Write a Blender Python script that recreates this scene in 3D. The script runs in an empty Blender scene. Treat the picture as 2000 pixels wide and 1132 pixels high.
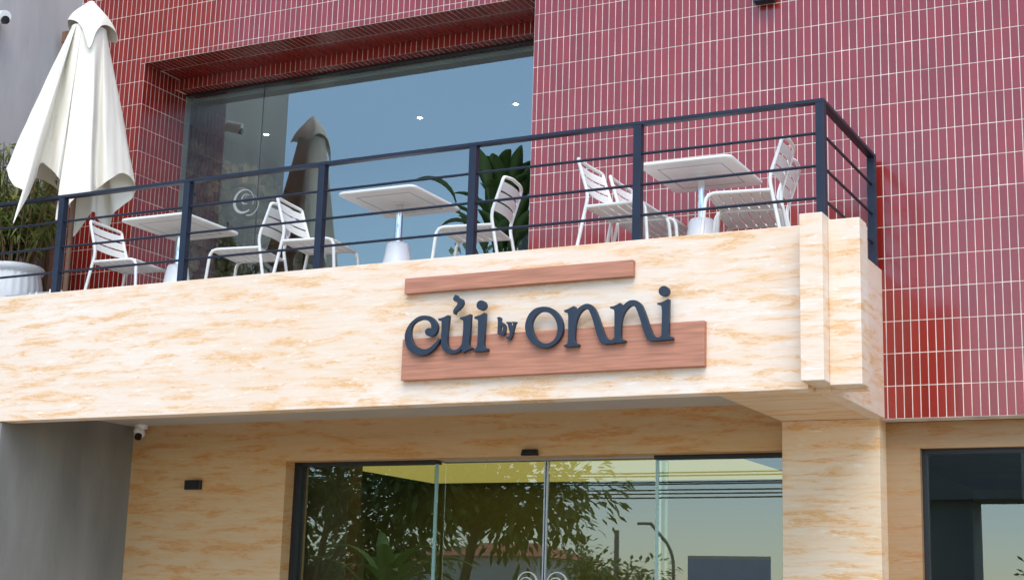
import bpy, bmesh, math, random
from mathutils import Vector, Matrix
random.seed(7)
R = math.radians
PI = math.pi
scn = bpy.context.scene
col = scn.collection

# ------------------------------------------------------------------ camera
CAM = Vector((4.6665, -9.2600, -4.0221))
RIGHT = Vector((0.889507, 0.455962, 0.029603))
UP = Vector((0.068542, -0.197207, 0.977963))
FWD = Vector((-0.451751, 0.867876, 0.206669))
cd = bpy.data.cameras.new('camera')
cd.sensor_width = 36.0
cd.lens = 53.73
cd.clip_start = 0.1
cd.clip_end = 2000.0
cam = bpy.data.objects.new('camera', cd)
col.objects.link(cam)
m3 = Matrix((RIGHT, UP, -FWD)).transposed()
cam.matrix_world = Matrix.Translation(CAM) @ m3.to_4x4()
scn.camera = cam

# ------------------------------------------------------------------ sky, sun, exposure
SUN_EL, SUN_ROT = R(56), R(157)         # high in front, veiled by bright haze: very soft shade
world = bpy.data.worlds.new('World')
scn.world = world
world.use_nodes = True
wn = world.node_tree
bg = wn.nodes['Background']
sky = wn.nodes.new('ShaderNodeTexSky')
sky.sky_type = 'NISHITA'
sky.sun_disc = False
sky.sun_elevation = SUN_EL
sky.sun_rotation = SUN_ROT
sky.dust_density = 0.35
sky.air_density = 1.0
sky.ozone_density = 1.0
wn.links.new(sky.outputs[0], bg.inputs[0])
bg.inputs[1].default_value = 0.14
sl = bpy.data.lights.new('sun', 'SUN')
sl.energy = 1.5
sl.angle = R(50)
sl.color = (1.0, 0.935, 0.84)
sun = bpy.data.objects.new('sun', sl)
col.objects.link(sun)
sdir = Vector((math.sin(SUN_ROT)*math.cos(SUN_EL), math.cos(SUN_ROT)*math.cos(SUN_EL), math.sin(SUN_EL)))
sun.rotation_euler = (-sdir).to_track_quat('-Z', 'Y').to_euler()
sun.location = sdir*60
scn.view_settings.view_transform = 'Standard'
scn.view_settings.look = 'None'
scn.view_settings.gamma = 1.0
scn.view_settings.use_curve_mapping = False
scn.view_settings.exposure = 1.2
scn.render.engine = 'CYCLES'
scn.cycles.use_denoising = True
scn.cycles.max_bounces = 8
scn.cycles.transparent_max_bounces = 16
scn.cycles.sample_clamp_indirect = 6.0
scn.cycles.caustics_reflective = False
scn.cycles.caustics_refractive = False

# ------------------------------------------------------------------ helpers
def tag(o, label=None, cat=None, group=None, kind=None):
    if label: o['label'] = label
    if cat: o['category'] = cat
    if group: o['group'] = group
    if kind: o['kind'] = kind
    return o
def empty(name, loc=(0, 0, 0), rz=0.0):
    o = bpy.data.objects.new(name, None)
    o.empty_display_size = 0.1
    col.objects.link(o)
    o.location = loc
    o.rotation_euler = (0, 0, rz)
    return o
class MB:
    """collects shapes and links them as one mesh object"""
    def __init__(s): s.v = []; s.f = []; s.sm = []
    def add(s, vs, fs, smooth=False):
        n = len(s.v); s.v += [tuple(v) for v in vs]
        s.f += [tuple(i+n for i in f) for f in fs]; s.sm += [smooth]*len(fs)
        return s
    def box(s, x0, x1, y0, y1, z0, z1, open_back=False):
        v = [(x0,y0,z0),(x1,y0,z0),(x1,y1,z0),(x0,y1,z0),(x0,y0,z1),(x1,y0,z1),(x1,y1,z1),(x0,y1,z1)]
        f = [(0,1,5,4),(1,2,6,5),(3,0,4,7),(4,5,6,7),(3,2,1,0)]
        if not open_back: f.append((2,3,7,6))
        return s.add(v, f)
    def tube(s, pts, r, n=8, cap=True, radii=None):
        pts = [Vector(p) for p in pts]
        rings = []; prev = None
        for i, p in enumerate(pts):
            a = pts[max(0, i-1)]; b = pts[min(len(pts)-1, i+1)]
            t = (b-a).normalized()
            if prev is None:
                u = t.orthogonal().normalized()
            else:
                u = (prev - t*prev.dot(t))
                u = u.normalized() if u.length > 1e-6 else t.orthogonal().normalized()
            prev = u
            w = t.cross(u)
            rr = radii[i] if radii else r
            rings.append([p + (u*math.cos(2*PI*k/n) + w*math.sin(2*PI*k/n))*rr for k in range(n)])
        v = [q for ring in rings for q in ring]; f = []
        for i in range(len(rings)-1):
            for k in range(n):
                f.append((i*n+k, i*n+(k+1) % n, (i+1)*n+(k+1) % n, (i+1)*n+k))
        s.add(v, f, True)
        if cap:
            s.add(rings[0], [tuple(reversed(range(n)))]); s.add(rings[-1], [tuple(range(n))])
        return s
    def lathe(s, prof, n=24, c=(0, 0, 0), rib=0.0, nr=0):
        v = []; f = []
        for (r, z) in prof:
            for k in range(n):
                a = 2*PI*k/n
                rr = r*(1 + (rib*math.cos(nr*a) if nr else 0))
                v.append((c[0]+rr*math.cos(a), c[1]+rr*math.sin(a), c[2]+z))
        for i in range(len(prof)-1):
            for k in range(n):
                f.append((i*n+k, i*n+(k+1) % n, (i+1)*n+(k+1) % n, (i+1)*n+k))
        s.add(v, f, True)
        s.add(v[:n], [tuple(reversed(range(n)))]); s.add(v[-n:], [tuple(range(n))])
        return s
    def build(s, name, mat, parent=None, bevel=0.0, seg=2, loc=None):
        me = bpy.data.meshes.new(name)
        me.from_pydata(s.v, [], s.f)
        me.polygons.foreach_set('use_smooth', s.sm)
        me.update()
        o = bpy.data.objects.new(name, me)
        if mat: me.materials.append(mat)
        col.objects.link(o)
        if parent: o.parent = parent
        if loc: o.location = loc
        if bevel:
            b = o.modifiers.new('edge', 'BEVEL'); b.width = bevel; b.segments = seg; b.limit_method = 'ANGLE'; b.angle_limit = R(40)
        return o
def bx(name, mat, parent, x0, x1, y0, y1, z0, z1, bevel=0.0):
    return MB().box(x0, x1, y0, y1, z0, z1).build(name, mat, parent, bevel)
def rounded(path, r, k=5):
    """round the inner corners of a 3-D polyline"""
    P = [Vector(p) for p in path]; out = [P[0]]
    for i in range(1, len(P)-1):
        a = (P[i-1]-P[i]); b = (P[i+1]-P[i])
        d = min(r, a.length*0.45, b.length*0.45)
        p0 = P[i]+a.normalized()*d; p1 = P[i]+b.normalized()*d
        for j in range(k+1):
            t = j/k
            out.append(p0*(1-t)**2 + P[i]*2*t*(1-t) + p1*t*t)
    return out+[P[-1]]
def catmull(pts, per=6):
    """closed smooth loop"""
    n = len(pts); out = []
    for i in range(n):
        p0, p1, p2, p3 = [Vector(pts[(i+k-1) % n]) for k in range(4)]
        for j in range(per):
            t = j/per
            out.append(0.5*((2*p1)+(p2-p0)*t+(2*p0-5*p1+4*p2-p3)*t*t+(3*p1-p0-3*p2+p3)*t**3))
    return out
def children(o): return [c for c in bpy.data.objects if c.parent == o]
def copy_tree(o, kids):
    c = o.copy(); col.objects.link(c)
    for ch, gk in kids:
        d = ch.copy(); col.objects.link(d); d.parent = c
        for g in gk:
            e = g.copy(); col.objects.link(e); e.parent = d
    return c

# ------------------------------------------------------------------ materials
def mat(name, colr, rough=0.5, metal=0.0, spec=0.5, var=0.0, scale=6.0, bump=0.0, bscale=40.0, stretch=(1, 1, 1), coat=0.0):
    m = bpy.data.materials.new(name); m.use_nodes = True
    nt = m.node_tree; b = nt.nodes['Principled BSDF']
    b.inputs['Base Color'].default_value = (*colr, 1)
    b.inputs['Roughness'].default_value = rough
    b.inputs['Metallic'].default_value = metal
    b.inputs['Specular IOR Level'].default_value = spec
    b.inputs['Coat Weight'].default_value = coat
    if var or bump:
        g = nt.nodes.new('ShaderNodeNewGeometry')
        mp = nt.nodes.new('ShaderNodeMapping'); mp.inputs['Scale'].default_value = stretch
        nt.links.new(g.outputs['Position'], mp.inputs['Vector'])
    if var:
        n = nt.nodes.new('ShaderNodeTexNoise'); n.inputs['Scale'].default_value = scale; n.inputs['Detail'].default_value = 6
        nt.links.new(mp.outputs[0], n.inputs['Vector'])
        r = nt.nodes.new('ShaderNodeValToRGB')
        r.color_ramp.elements[0].position = 0.3; r.color_ramp.elements[1].position = 0.7
        r.color_ramp.elements[0].color = (*[c*(1-var) for c in colr], 1)
        r.color_ramp.elements[1].color = (*[min(1, c*(1+var)) for c in colr], 1)
        nt.links.new(n.outputs['Fac'], r.inputs[0]); nt.links.new(r.outputs[0], b.inputs['Base Color'])
    if bump:
        n2 = nt.nodes.new('ShaderNodeTexNoise'); n2.inputs['Scale'].default_value = bscale; n2.inputs['Detail'].default_value = 4
        nt.links.new(mp.outputs[0], n2.inputs['Vector'])
        bp = nt.nodes.new('ShaderNodeBump'); bp.inputs['Strength'].default_value = bump; bp.inputs['Distance'].default_value = 0.01
        nt.links.new(n2.outputs['Fac'], bp.inputs['Height']); nt.links.new(bp.outputs[0], b.inputs['Normal'])
    return m
def travertine(name, stretch, tone=(1.0, 1.0, 1.0)):
    m = bpy.data.materials.new(name); m.use_nodes = True
    nt = m.node_tree; N = nt.nodes.new; Lk = nt.links.new; b = nt.nodes['Principled BSDF']
    g = N('ShaderNodeNewGeometry')
    mp = N('ShaderNodeMapping'); mp.inputs['Scale'].default_value = stretch
    Lk(g.outputs['Position'], mp.inputs['Vector'])
    def noise(sc, det, rough, dist=0.0):
        n = N('ShaderNodeTexNoise'); n.inputs['Scale'].default_value = sc; n.inputs['Detail'].default_value = det
        n.inputs['Roughness'].default_value = rough; n.inputs['Distortion'].default_value = dist
        Lk(mp.outputs[0], n.inputs['Vector']); return n
    def ramp(src, a, bb, c0=0.0, c1=1.0):
        r = N('ShaderNodeMapRange'); r.inputs['From Min'].default_value = a; r.inputs['From Max'].default_value = bb
        r.inputs['To Min'].default_value = c0; r.inputs['To Max'].default_value = c1
        Lk(src, r.inputs['Value']); return r.outputs[0]
    def mix(f, ca, cb):
        x = N('ShaderNodeMix'); x.data_type = 'RGBA'
        if isinstance(f, float): x.inputs[0].default_value = f
        else: Lk(f, x.inputs[0])
        for i, c in ((6, ca), (7, cb)):
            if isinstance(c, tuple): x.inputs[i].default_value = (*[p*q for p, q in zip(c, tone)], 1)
            else: Lk(c, x.inputs[i])
        return x.outputs[2]
    def mul(a, c):
        x = N('ShaderNodeMath'); x.operation = 'MULTIPLY'; Lk(a, x.inputs[0])
        if isinstance(c, float): x.inputs[1].default_value = c
        else: Lk(c, x.inputs[1])
        return x.outputs[0]
    big = noise(0.55, 3, 0.5)
    streak = noise(2.5, 10, 0.74, 0.3)
    fine = noise(9.0, 9, 0.78, 0.8)
    base = mix(ramp(big.outputs['Fac'], 0.35, 0.65), (0.80, 0.705, 0.60), (0.77, 0.625, 0.485))
    halo = ramp(streak.outputs['Fac'], 0.462, 0.575)
    base = mix(mul(halo, 0.88), base, (0.785, 0.535, 0.325))
    core = mul(ramp(streak.outputs['Fac'], 0.535, 0.58), ramp(fine.outputs['Fac'], 0.46, 0.54))
    base = mix(mul(core, 0.85), base, (0.68, 0.385, 0.15))
    wht = ramp(fine.outputs['Fac'], 0.57, 0.62)
    base = mix(mul(wht, 0.6), base, (0.86, 0.83, 0.79))
    thin = N('ShaderNodeTexNoise'); thin.inputs['Scale'].default_value = 2.6; thin.inputs['Detail'].default_value = 5
    mp2 = N('ShaderNodeMapping'); mp2.inputs['Scale'].default_value = tuple(c*(1.0 if c < 2 else 3.5) for c in stretch)
    Lk(g.outputs['Position'], mp2.inputs['Vector']); Lk(mp2.outputs[0], thin.inputs['Vector'])
    base = mix(mul(ramp(thin.outputs['Fac'], 0.5, 0.62), 0.18), base, (0.70, 0.49, 0.30))
    Lk(base, b.inputs['Base Color'])
    b.inputs['Roughness'].default_value = 0.55
    b.inputs['Specular IOR Level'].default_value = 0.35
    bp = N('ShaderNodeBump'); bp.inputs['Strength'].default_value = 0.25; bp.inputs['Distance'].default_value = 0.004
    Lk(fine.outputs['Fac'], bp.inputs['Height']); Lk(bp.outputs[0], b.inputs['Normal'])
    return m
def tile_material():
    m = mat('glazed_red_tile', (0.2, 0.03, 0.02), 0.2, spec=0.75, coat=0.18)
    nt = m.node_tree; N = nt.nodes.new; Lk = nt.links.new; b = nt.nodes['Principled BSDF']
    at = N('ShaderNodeAttribute'); at.attribute_name = 'shade'; at.attribute_type = 'GEOMETRY'
    oi = N('ShaderNodeObjectInfo')
    ad = N('ShaderNodeMath'); ad.operation = 'ADD'; Lk(at.outputs['Fac'], ad.inputs[0]); Lk(oi.outputs['Random'], ad.inputs[1])
    fr = N('ShaderNodeMath'); fr.operation = 'FRACT'; Lk(ad.outputs[0], fr.inputs[0])
    cr = N('ShaderNodeValToRGB')
    cr.color_ramp.elements[0].color = (0.200, 0.0120, 0.0070, 1); cr.color_ramp.elements[1].color = (0.262, 0.0170, 0.0105, 1)
    Lk(fr.outputs[0], cr.inputs[0])
    g = N('ShaderNodeNewGeometry')
    n = N('ShaderNodeTexNoise'); n.inputs['Scale'].default_value = 60; n.inputs['Detail'].default_value = 3
    Lk(g.outputs['Position'], n.inputs['Vector'])
    mx = N('ShaderNodeMix'); mx.data_type = 'RGBA'; mx.blend_type = 'MULTIPLY'; mx.inputs[0].default_value = 0.25
    Lk(cr.outputs[0], mx.inputs[6]); Lk(n.outputs['Color'], mx.inputs[7])
    Lk(cr.outputs[0], b.inputs['Base Color'])
    n2 = N('ShaderNodeTexNoise'); n2.inputs['Scale'].default_value = 9; n2.inputs['Detail'].default_value = 2
    Lk(g.outputs['Position'], n2.inputs['Vector'])
    bp = N('ShaderNodeBump'); bp.inputs['Strength'].default_value = 0.035; bp.inputs['Distance'].default_value = 0.01
    Lk(n2.outputs['Fac'], bp.inputs['Height']); Lk(bp.outputs[0], b.inputs['Normal'])
    return m
def glass(name, ior=1.9, tint=(0.72, 0.84, 0.86), rtint=(0.86, 0.95, 1.0)):
    m = bpy.data.materials.new(name); m.use_nodes = True
    nt = m.node_tree; N = nt.nodes.new; Lk = nt.links.new
    nt.nodes.remove(nt.nodes['Principled BSDF'])
    out = nt.nodes['Material Output']
    t = N('ShaderNodeBsdfTransparent'); t.inputs[0].default_value = (*tint, 1)
    gl = N('ShaderNodeBsdfGlossy'); gl.inputs['Color'].default_value = (*rtint, 1); gl.inputs['Roughness'].default_value = 0.0
    f = N('ShaderNodeFresnel'); f.inputs['IOR'].default_value = ior
    g = N('ShaderNodeNewGeometry')
    iv = N('ShaderNodeMath'); iv.operation = 'SUBTRACT'; iv.inputs[0].default_value = 1.0; Lk(g.outputs['Backfacing'], iv.inputs[1])
    ml = N('ShaderNodeMath'); ml.operation = 'MULTIPLY'; Lk(f.outputs[0], ml.inputs[0]); Lk(iv.outputs[0], ml.inputs[1])
    mx = N('ShaderNodeMixShader'); Lk(ml.outputs[0], mx.inputs[0]); Lk(t.outputs[0], mx.inputs[1]); Lk(gl.outputs[0], mx.inputs[2])
    Lk(mx.outputs[0], out.inputs[0])
    return m
def emit(name, colr, strength):
    m = bpy.data.materials.new(name); m.use_nodes = True
    b = m.node_tree.nodes['Principled BSDF']
    b.inputs['Base Color'].default_value = (*colr, 1)
    b.inputs['Emission Color'].default_value = (*colr, 1); b.inputs['Emission Strength'].default_value = strength
    return m
def cloth_material(name, colr, trans=0.3):
    m = mat(name, colr, 0.85, spec=0.2, bump=0.15, bscale=350)
    nt = m.node_tree; b = nt.nodes['Principled BSDF']; out = nt.nodes['Material Output']
    t = nt.nodes.new('ShaderNodeBsdfTranslucent'); t.inputs[0].default_value = (*colr, 1)
    x = nt.nodes.new('ShaderNodeMixShader'); x.inputs[0].default_value = trans
    nt.links.new(b.outputs[0], x.inputs[1]); nt.links.new(t.outputs[0], x.inputs[2]); nt.links.new(x.outputs[0], out.inputs[0])
    return m
def leaf_material(name, c0, c1, rough=0.45):
    m = mat(name, c0, rough, spec=0.4)
    nt = m.node_tree; b = nt.nodes['Principled BSDF']; out = nt.nodes['Material Output']
    g = nt.nodes.new('ShaderNodeNewGeometry')
    r = nt.nodes.new('ShaderNodeValToRGB'); r.color_ramp.elements[0].color = (*c0, 1); r.color_ramp.elements[1].color = (*c1, 1)
    nt.links.new(g.outputs['Random Per Island'], r.inputs[0]); nt.links.new(r.outputs[0], b.inputs['Base Color'])
    t = nt.nodes.new('ShaderNodeBsdfTranslucent'); nt.links.new(r.outputs[0], t.inputs[0])
    x = nt.nodes.new('ShaderNodeMixShader'); x.inputs[0].default_value = 0.3
    nt.links.new(b.outputs[0], x.inputs[1]); nt.links.new(t.outputs[0], x.inputs[2]); nt.links.new(x.outputs[0], out.inputs[0])
    return m
M = dict(
    trav=travertine('travertine_plaster', (0.9, 0.9, 6.0)),
    trav_soffit=travertine('travertine_plaster_soffit', (0.9, 6.0, 0.9), (0.95, 0.88, 0.76)),
    trav_sand=travertine('sand_travertine_plaster', (0.9, 0.9, 6.0), (0.78, 0.62, 0.40)),  # darker sand copy of the plaster: balcony shade put into the colour
    trav_brown=travertine('brown_travertine_plaster', (0.9, 0.9, 6.0), (0.48, 0.375, 0.25)),  # same plaster browned: shade on the recessed side wall painted in
    trav_warm=travertine('warm_travertine_plaster', (0.9, 0.9, 6.0), (1.0, 0.95, 0.83)),  # same plaster tinted: warm bounce light on the pillar put into colour
    tile=tile_material(),
    grout=mat('pale_grout', (0.70, 0.61, 0.54), 0.9, var=0.2, scale=7),
    navy=mat('navy_painted_steel', (0.014, 0.020, 0.038), 0.40, spec=0.32, var=0.15, scale=14),
    letter=mat('dark_navy_letter_paint', (0.015, 0.026, 0.046), 0.45, var=0.12, scale=12),
    white=mat('white_powder_coat', (0.80, 0.80, 0.77), 0.42, var=0.03, scale=8),
    white_plastic=mat('white_plastic', (0.82, 0.83, 0.83), 0.35),
    chrome=mat('chrome', (0.75, 0.75, 0.76), 0.12, metal=1.0),
    board=mat('reddish_wood_board', (0.43, 0.185, 0.112), 0.6, var=0.22, scale=3.0, stretch=(1.2, 6, 22), bump=0.15, bscale=20),
    concrete=mat('grey_cement_render', (0.205, 0.205, 0.192), 0.75, var=0.2, scale=2.4, stretch=(1.6, 1.6, 0.35), bump=0.2, bscale=18),  # lower part of the grey wall, balcony shade put into its colour
    concrete_pale=mat('pale_grey_render', (0.45, 0.458, 0.46), 0.75, var=0.12, scale=2.4, stretch=(1.6, 1.6, 0.35), bump=0.2, bscale=18),  # upper part of the same wall, lightened to carry its brighter daylight
    soffit=mat('grey_soffit_paint', (0.48, 0.455, 0.41), 0.8, var=0.05, scale=3),
    black=mat('black_metal', (0.012, 0.013, 0.016), 0.4),
    black_gloss=mat('black_lens', (0.01, 0.01, 0.012), 0.1),
    umbrella=cloth_material('off_white_canvas', (0.88, 0.84, 0.74), 0.12),
    brown_wood=mat('brown_timber', (0.20, 0.105, 0.06), 0.65, var=0.3, scale=4, stretch=(6, 6, 0.7), bump=0.2, bscale=20),
    pot=mat('white_ceramic', (0.78, 0.79, 0.80), 0.35, var=0.04),
    glass_up=glass('blue_reflective_glass', 2.9, (0.74, 0.83, 0.83), (0.88, 1.0, 0.96)),
    glass_door=glass('greenish_door_glass', 2.2, (0.78, 0.86, 0.74), (0.86, 0.95, 0.98)),
    glass_edge=mat('green_glass_edge', (0.25, 0.42, 0.40), 0.15, spec=0.8),
    room_wall=mat('room_wall_paint', (0.30, 0.31, 0.33), 0.85, var=0.08, scale=1.5),
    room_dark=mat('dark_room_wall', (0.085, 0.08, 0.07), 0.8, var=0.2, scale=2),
    room_ceiling=mat('white_ceiling_paint', (0.70, 0.71, 0.71), 0.9),
    olive=mat('olive_wall_paint', (0.19, 0.18, 0.115), 0.8),
    brown_panel=mat('brown_cabinet_panel', (0.15, 0.085, 0.055), 0.5, var=0.15, scale=3),
    floor=mat('grey_floor_tile', (0.35, 0.34, 0.33), 0.4, var=0.1, scale=3),
    deck=mat('balcony_floor_tile', (0.45, 0.43, 0.41), 0.5, var=0.1, scale=4),
    steel=mat('brushed_steel', (0.55, 0.56, 0.58), 0.3, metal=1.0),
    grey_paint=mat('grey_paint', (0.30, 0.33, 0.36), 0.5),
    bark=mat('bark', (0.16, 0.12, 0.085), 0.9, var=0.35, scale=9, bump=0.5, bscale=30),
    leaf=leaf_material('broad_green_leaf', (0.018, 0.048, 0.012), (0.045, 0.105, 0.024), 0.35),
    banana=leaf_material('banana_leaf', (0.20, 0.38, 0.09), (0.36, 0.56, 0.16), 0.4),
    shrub=leaf_material('yellow_green_leaf', (0.10, 0.15, 0.035), (0.24, 0.26, 0.07)),
    tree=leaf_material('tree_leaf', (0.09, 0.17, 0.04), (0.28, 0.40, 0.11)),
    soil=mat('dark_soil', (0.05, 0.035, 0.025), 0.95),
    pavement=mat('pale_pavement', (0.42, 0.36, 0.285), 0.85, var=0.12, scale=1.2, bump=0.2, bscale=25),
    road=mat('asphalt', (0.055, 0.055, 0.058), 0.85, var=0.2, scale=3),
    ground=mat('dry_grass_ground', (0.17, 0.16, 0.09), 0.95, var=0.3, scale=0.8),
    paint_white=mat('white_house_paint', (0.85, 0.84, 0.80), 0.7, var=0.06, scale=1),
    roof=mat('orange_roof_tile', (0.62, 0.22, 0.10), 0.75, var=0.2, scale=4),
    blue=mat('blue_hoarding_print', (0.42, 0.58, 0.90), 0.6, var=0.1, scale=1.5),
    dark_house=mat('dark_grey_house_paint', (0.24, 0.25, 0.24), 0.8, var=0.1, scale=1),
    line=mat('white_road_paint', (0.75, 0.75, 0.73), 0.7),
    pole=mat('grey_concrete_pole', (0.33, 0.33, 0.32), 0.8),
    cable=mat('black_cable', (0.015, 0.015, 0.016), 0.6),
    decal=mat('silver_window_decal', (0.40, 0.43, 0.42), 0.4),
    gold=mat('pale_metal_ring', (0.75, 0.76, 0.70), 0.25, metal=0.6),
    log=mat('split_log_wood', (0.34, 0.22, 0.12), 0.85, var=0.4, scale=14, bump=0.4, bscale=30),
)

def vary(m, lo, hi):
    nt = m.node_tree; b = nt.nodes['Principled BSDF']
    src = b.inputs['Base Color'].links[0].from_socket
    oi = nt.nodes.new('ShaderNodeObjectInfo'); mr = nt.nodes.new('ShaderNodeMapRange')
    mr.inputs['To Min'].default_value = lo; mr.inputs['To Max'].default_value = hi
    nt.links.new(oi.outputs['Random'], mr.inputs['Value'])
    mx = nt.nodes.new('ShaderNodeMix'); mx.data_type = 'RGBA'; mx.blend_type = 'MULTIPLY'; mx.inputs[0].default_value = 1.0
    nt.links.new(src, mx.inputs[6]); nt.links.new(mr.outputs[0], mx.inputs[7]); nt.links.new(mx.outputs[2], b.inputs['Base Color'])
vary(M['log'], 0.3, 1.25)

# ------------------------------------------------------------------ the cafe building
GZ = -5.62                                  # street level; z = 0 is a joint line of the tile wall
FLOOR2 = -2.06                              # balcony floor
bld = empty('cafe_building', (0, 0, GZ))
tag(bld, 'red tiled two storey cafe building with cream stone balcony and glass shopfront', 'building')
def bpart(name, material, bevel=0.0, parent=bld, *boxes):
    mb = MB()
    for b in boxes: mb.box(*b)
    mb.v = [(x, y, z-GZ) for x, y, z in mb.v] if parent is bld else mb.v
    return mb.build(name, material, parent, bevel)
OX0, OX1, OZ1 = -3.655, -0.035, 0.352       # upper window opening (runs down to the floor)
WX0, WX1, WZ0, WZ1 = -4.41, 5.6, -2.80, 5.0
REV = 0.43                                  # depth of the first reveal step
DZ = 0.252                                  # underside of the dropped lintel
wall = bpart('tiled_wall', M['grout'], 0, bld,
    (WX0, OX0, 0, 0.62, FLOOR2-0.12, WZ1), (2.395, WX1, 0, 0.16, WZ0, WZ1), (OX1, 2.395, 0, 0.16, FLOOR2-0.12, WZ1), (OX1, 0.30, 0.16, 0.62, FLOOR2-0.12, WZ1),
    (OX0, OX1, 0, 0.62, OZ1, WZ1), (OX0, OX1, REV, 0.62, DZ, OZ1), (OX0, OX1, 0.0, 0.55, FLOOR2-0.12, FLOOR2))

# tiles: 45 x 195 mm, one hand-set piece each, 3 mm proud of the grout
PX, PZ, JT = 0.05, 0.20, 0.0052
def project(x, y, z):
    d = Vector((x, y, z))-CAM; w = d.dot(FWD)
    return (512+d.dot(RIGHT)/w*1528.3, 289.5-d.dot(UP)/w*1528.3)
full, rest = [], []
c0 = int(math.floor(WX0/PX)); c1 = int(math.ceil(WX1/PX))
for c in range(c0, c1):
    for r in range(-14, 10):
        x0, x1, z0, z1 = c*PX, (c+1)*PX, r*PZ, (r+1)*PZ
        x0 = max(x0, WX0); x1 = min(x1, WX1)
        if z1 <= FLOOR2 and x0 < 2.39: continue
        pieces = [(x0, x1, z0, z1)]
        if x1 > OX0 and x0 < OX1 and z0 < OZ1:
            pieces = []; zt = min(z1, OZ1)
            if z1 > OZ1+0.012: pieces.append((x0, x1, OZ1, z1))
            if x0 < OX0-0.012: pieces.append((x0, OX0, z0, zt))
            if x1 > OX1+0.012: pieces.append((OX1, x1, z0, zt))
        for (a, b, e, f) in pieces:
            if b-a < 0.012 or f-e < 0.012: continue
            q = [project(a, 0, e), project(b, 0, e), project(b, 0, f), project(a, 0, f)]
            area = abs(sum(q[i][0]*q[(i+1) % 4][1]-q[(i+1) % 4][0]*q[i][1] for i in range(4)))/2
            seen = all(0 < u < 1024 and 0 < v < 579 for u, v in q) and not (a < 2.5 and e < -0.9)
            whole = abs(b-a-PX) < 1e-6 and abs(f-e-PZ) < 1e-6
            (full if seen and whole else rest).append((area, a, b, e, f))
full.sort(reverse=True)
rest += full[300:]; full = full[:300]
hw, hh = (PX-JT)/2, (PZ-JT)/2
tm = MB(); ch = 0.0012
tm.add([(-hw,0.0,-hh),(hw,0.0,-hh),(hw,0.0,hh),(-hw,0.0,hh),
        (-hw,-0.0012,-hh),(hw,-0.0012,-hh),(hw,-0.0012,hh),(-hw,-0.0012,hh),
        (-hw+ch,-0.0020,-hh+ch),(hw-ch,-0.0020,-hh+ch),(hw-ch,-0.0020,hh-ch),(-hw+ch,-0.0020,hh-ch)],
       [(0,1,5,4),(1,2,6,5),(2,3,7,6),(3,0,4,7),(4,5,9,8),(5,6,10,9),(6,7,11,10),(7,4,8,11),(8,9,10,11)])
proto = tm.build('tile', M['tile'], wall)
for k, (_, a, b, e, f) in enumerate(full):
    o = proto if k == 0 else proto.copy()
    if k: col.objects.link(o)
    o.location = ((a+b)/2, 0.0005+random.uniform(-.0003, .0003), (e+f)/2-GZ)
    o.rotation_euler = (R(random.gauss(0, .2)), 0, R(random.gauss(0, .2)))
sm = MB(); shade = []
def tile_piece(cx, cy, cz, U, V, W, w, h, tilt=0.22):
    """one tile centred at c, spanned by U (width) and V (height), facing W"""
    a, b = w/2-JT/2, h/2-JT/2
    tu, tv = math.tan(R(random.gauss(0, tilt))), math.tan(R(random.gauss(0, tilt)))
    c = Vector((cx, cy, cz)); vs = []
    for d, s in ((0.0, 0), (0.0012, 0), (0.0020, ch)):
        for su, sv in ((-1, -1), (1, -1), (1, 1), (-1, 1)):
            pu, pv = su*(a-s), sv*(b-s)
            vs.append(c+U*pu+V*pv+W*((d+pu*tu+pv*tv) if d else -0.0005))
    sm.add(vs, [(0,1,5,4),(1,2,6,5),(2,3,7,6),(3,0,4,7),(4,5,9,8),(5,6,10,9),(6,7,11,10),(7,4,8,11),(8,9,10,11)])
    shade.extend([random.random()]*9)
X, Y, Z = Vector((1, 0, 0)), Vector((0, 1, 0)), Vector((0, 0, 1))
for (_, a, b, e, f) in rest: tile_piece((a+b)/2, 0.0, (e+f)/2, X, Z, -Y, b-a, f-e)
for k in range(8):                          # left jamb of the window recess, rows level with the wall
    for r in range(-11, 2):
        z0, z1 = max(r*PZ, FLOOR2), min((r+1)*PZ, OZ1)
        if z1-z0 > 0.02: tile_piece(OX0, 0.025+k*PX, (z0+z1)/2, Y, Z, X, PX, z1-z0)
for k in range(8, 11):
    for r in range(-11, 2):
        z0, z1 = max(r*PZ, FLOOR2), min((r+1)*PZ, DZ)
        if z1-z0 > 0.02: tile_piece(OX0, 0.025+k*PX, (z0+z1)/2, Y, Z, X, PX, z1-z0)
tile_piece(OX0, 0.4155, (DZ+OZ1)/2, Y, Z, X, 0.031, OZ1-DZ)
nx = int((OX1-OX0)/PX)
for k in range(nx+1):
    xa, xb = OX0+k*PX, min(OX0+(k+1)*PX, OX1)
    if xb-xa < 0.012: continue
    cx = (xa+xb)/2
    tile_piece(cx, 0.10, OZ1, X, -Y, -Z, xb-xa, 0.20)
    tile_piece(cx+0.018, 0.315, OZ1-0.003, X, (-Y+Z*0.02).normalized(), (-Z-Y*0.02).normalized(), xb-xa, 0.228)
    if k == 0: tile_piece(OX0+0.009, REV, (OZ1+DZ)/2, X, Z, -Y, 0.018, OZ1-DZ)
    tile_piece(cx+0.018, REV, (OZ1+DZ)/2, X, Z, -Y, xb-xa, OZ1-DZ)
    tile_piece(cx+0.018, REV+0.055, DZ, X, -Y, -Z, xb-xa, 0.12)
sm.v = [(x, y, z-GZ) for x, y, z in sm.v]
so = sm.build('tile', M['tile'], wall); so['kind'] = 'stuff'
at = so.data.attributes.new('shade', 'FLOAT', 'FACE'); at.data.foreach_set('value', shade)

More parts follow.
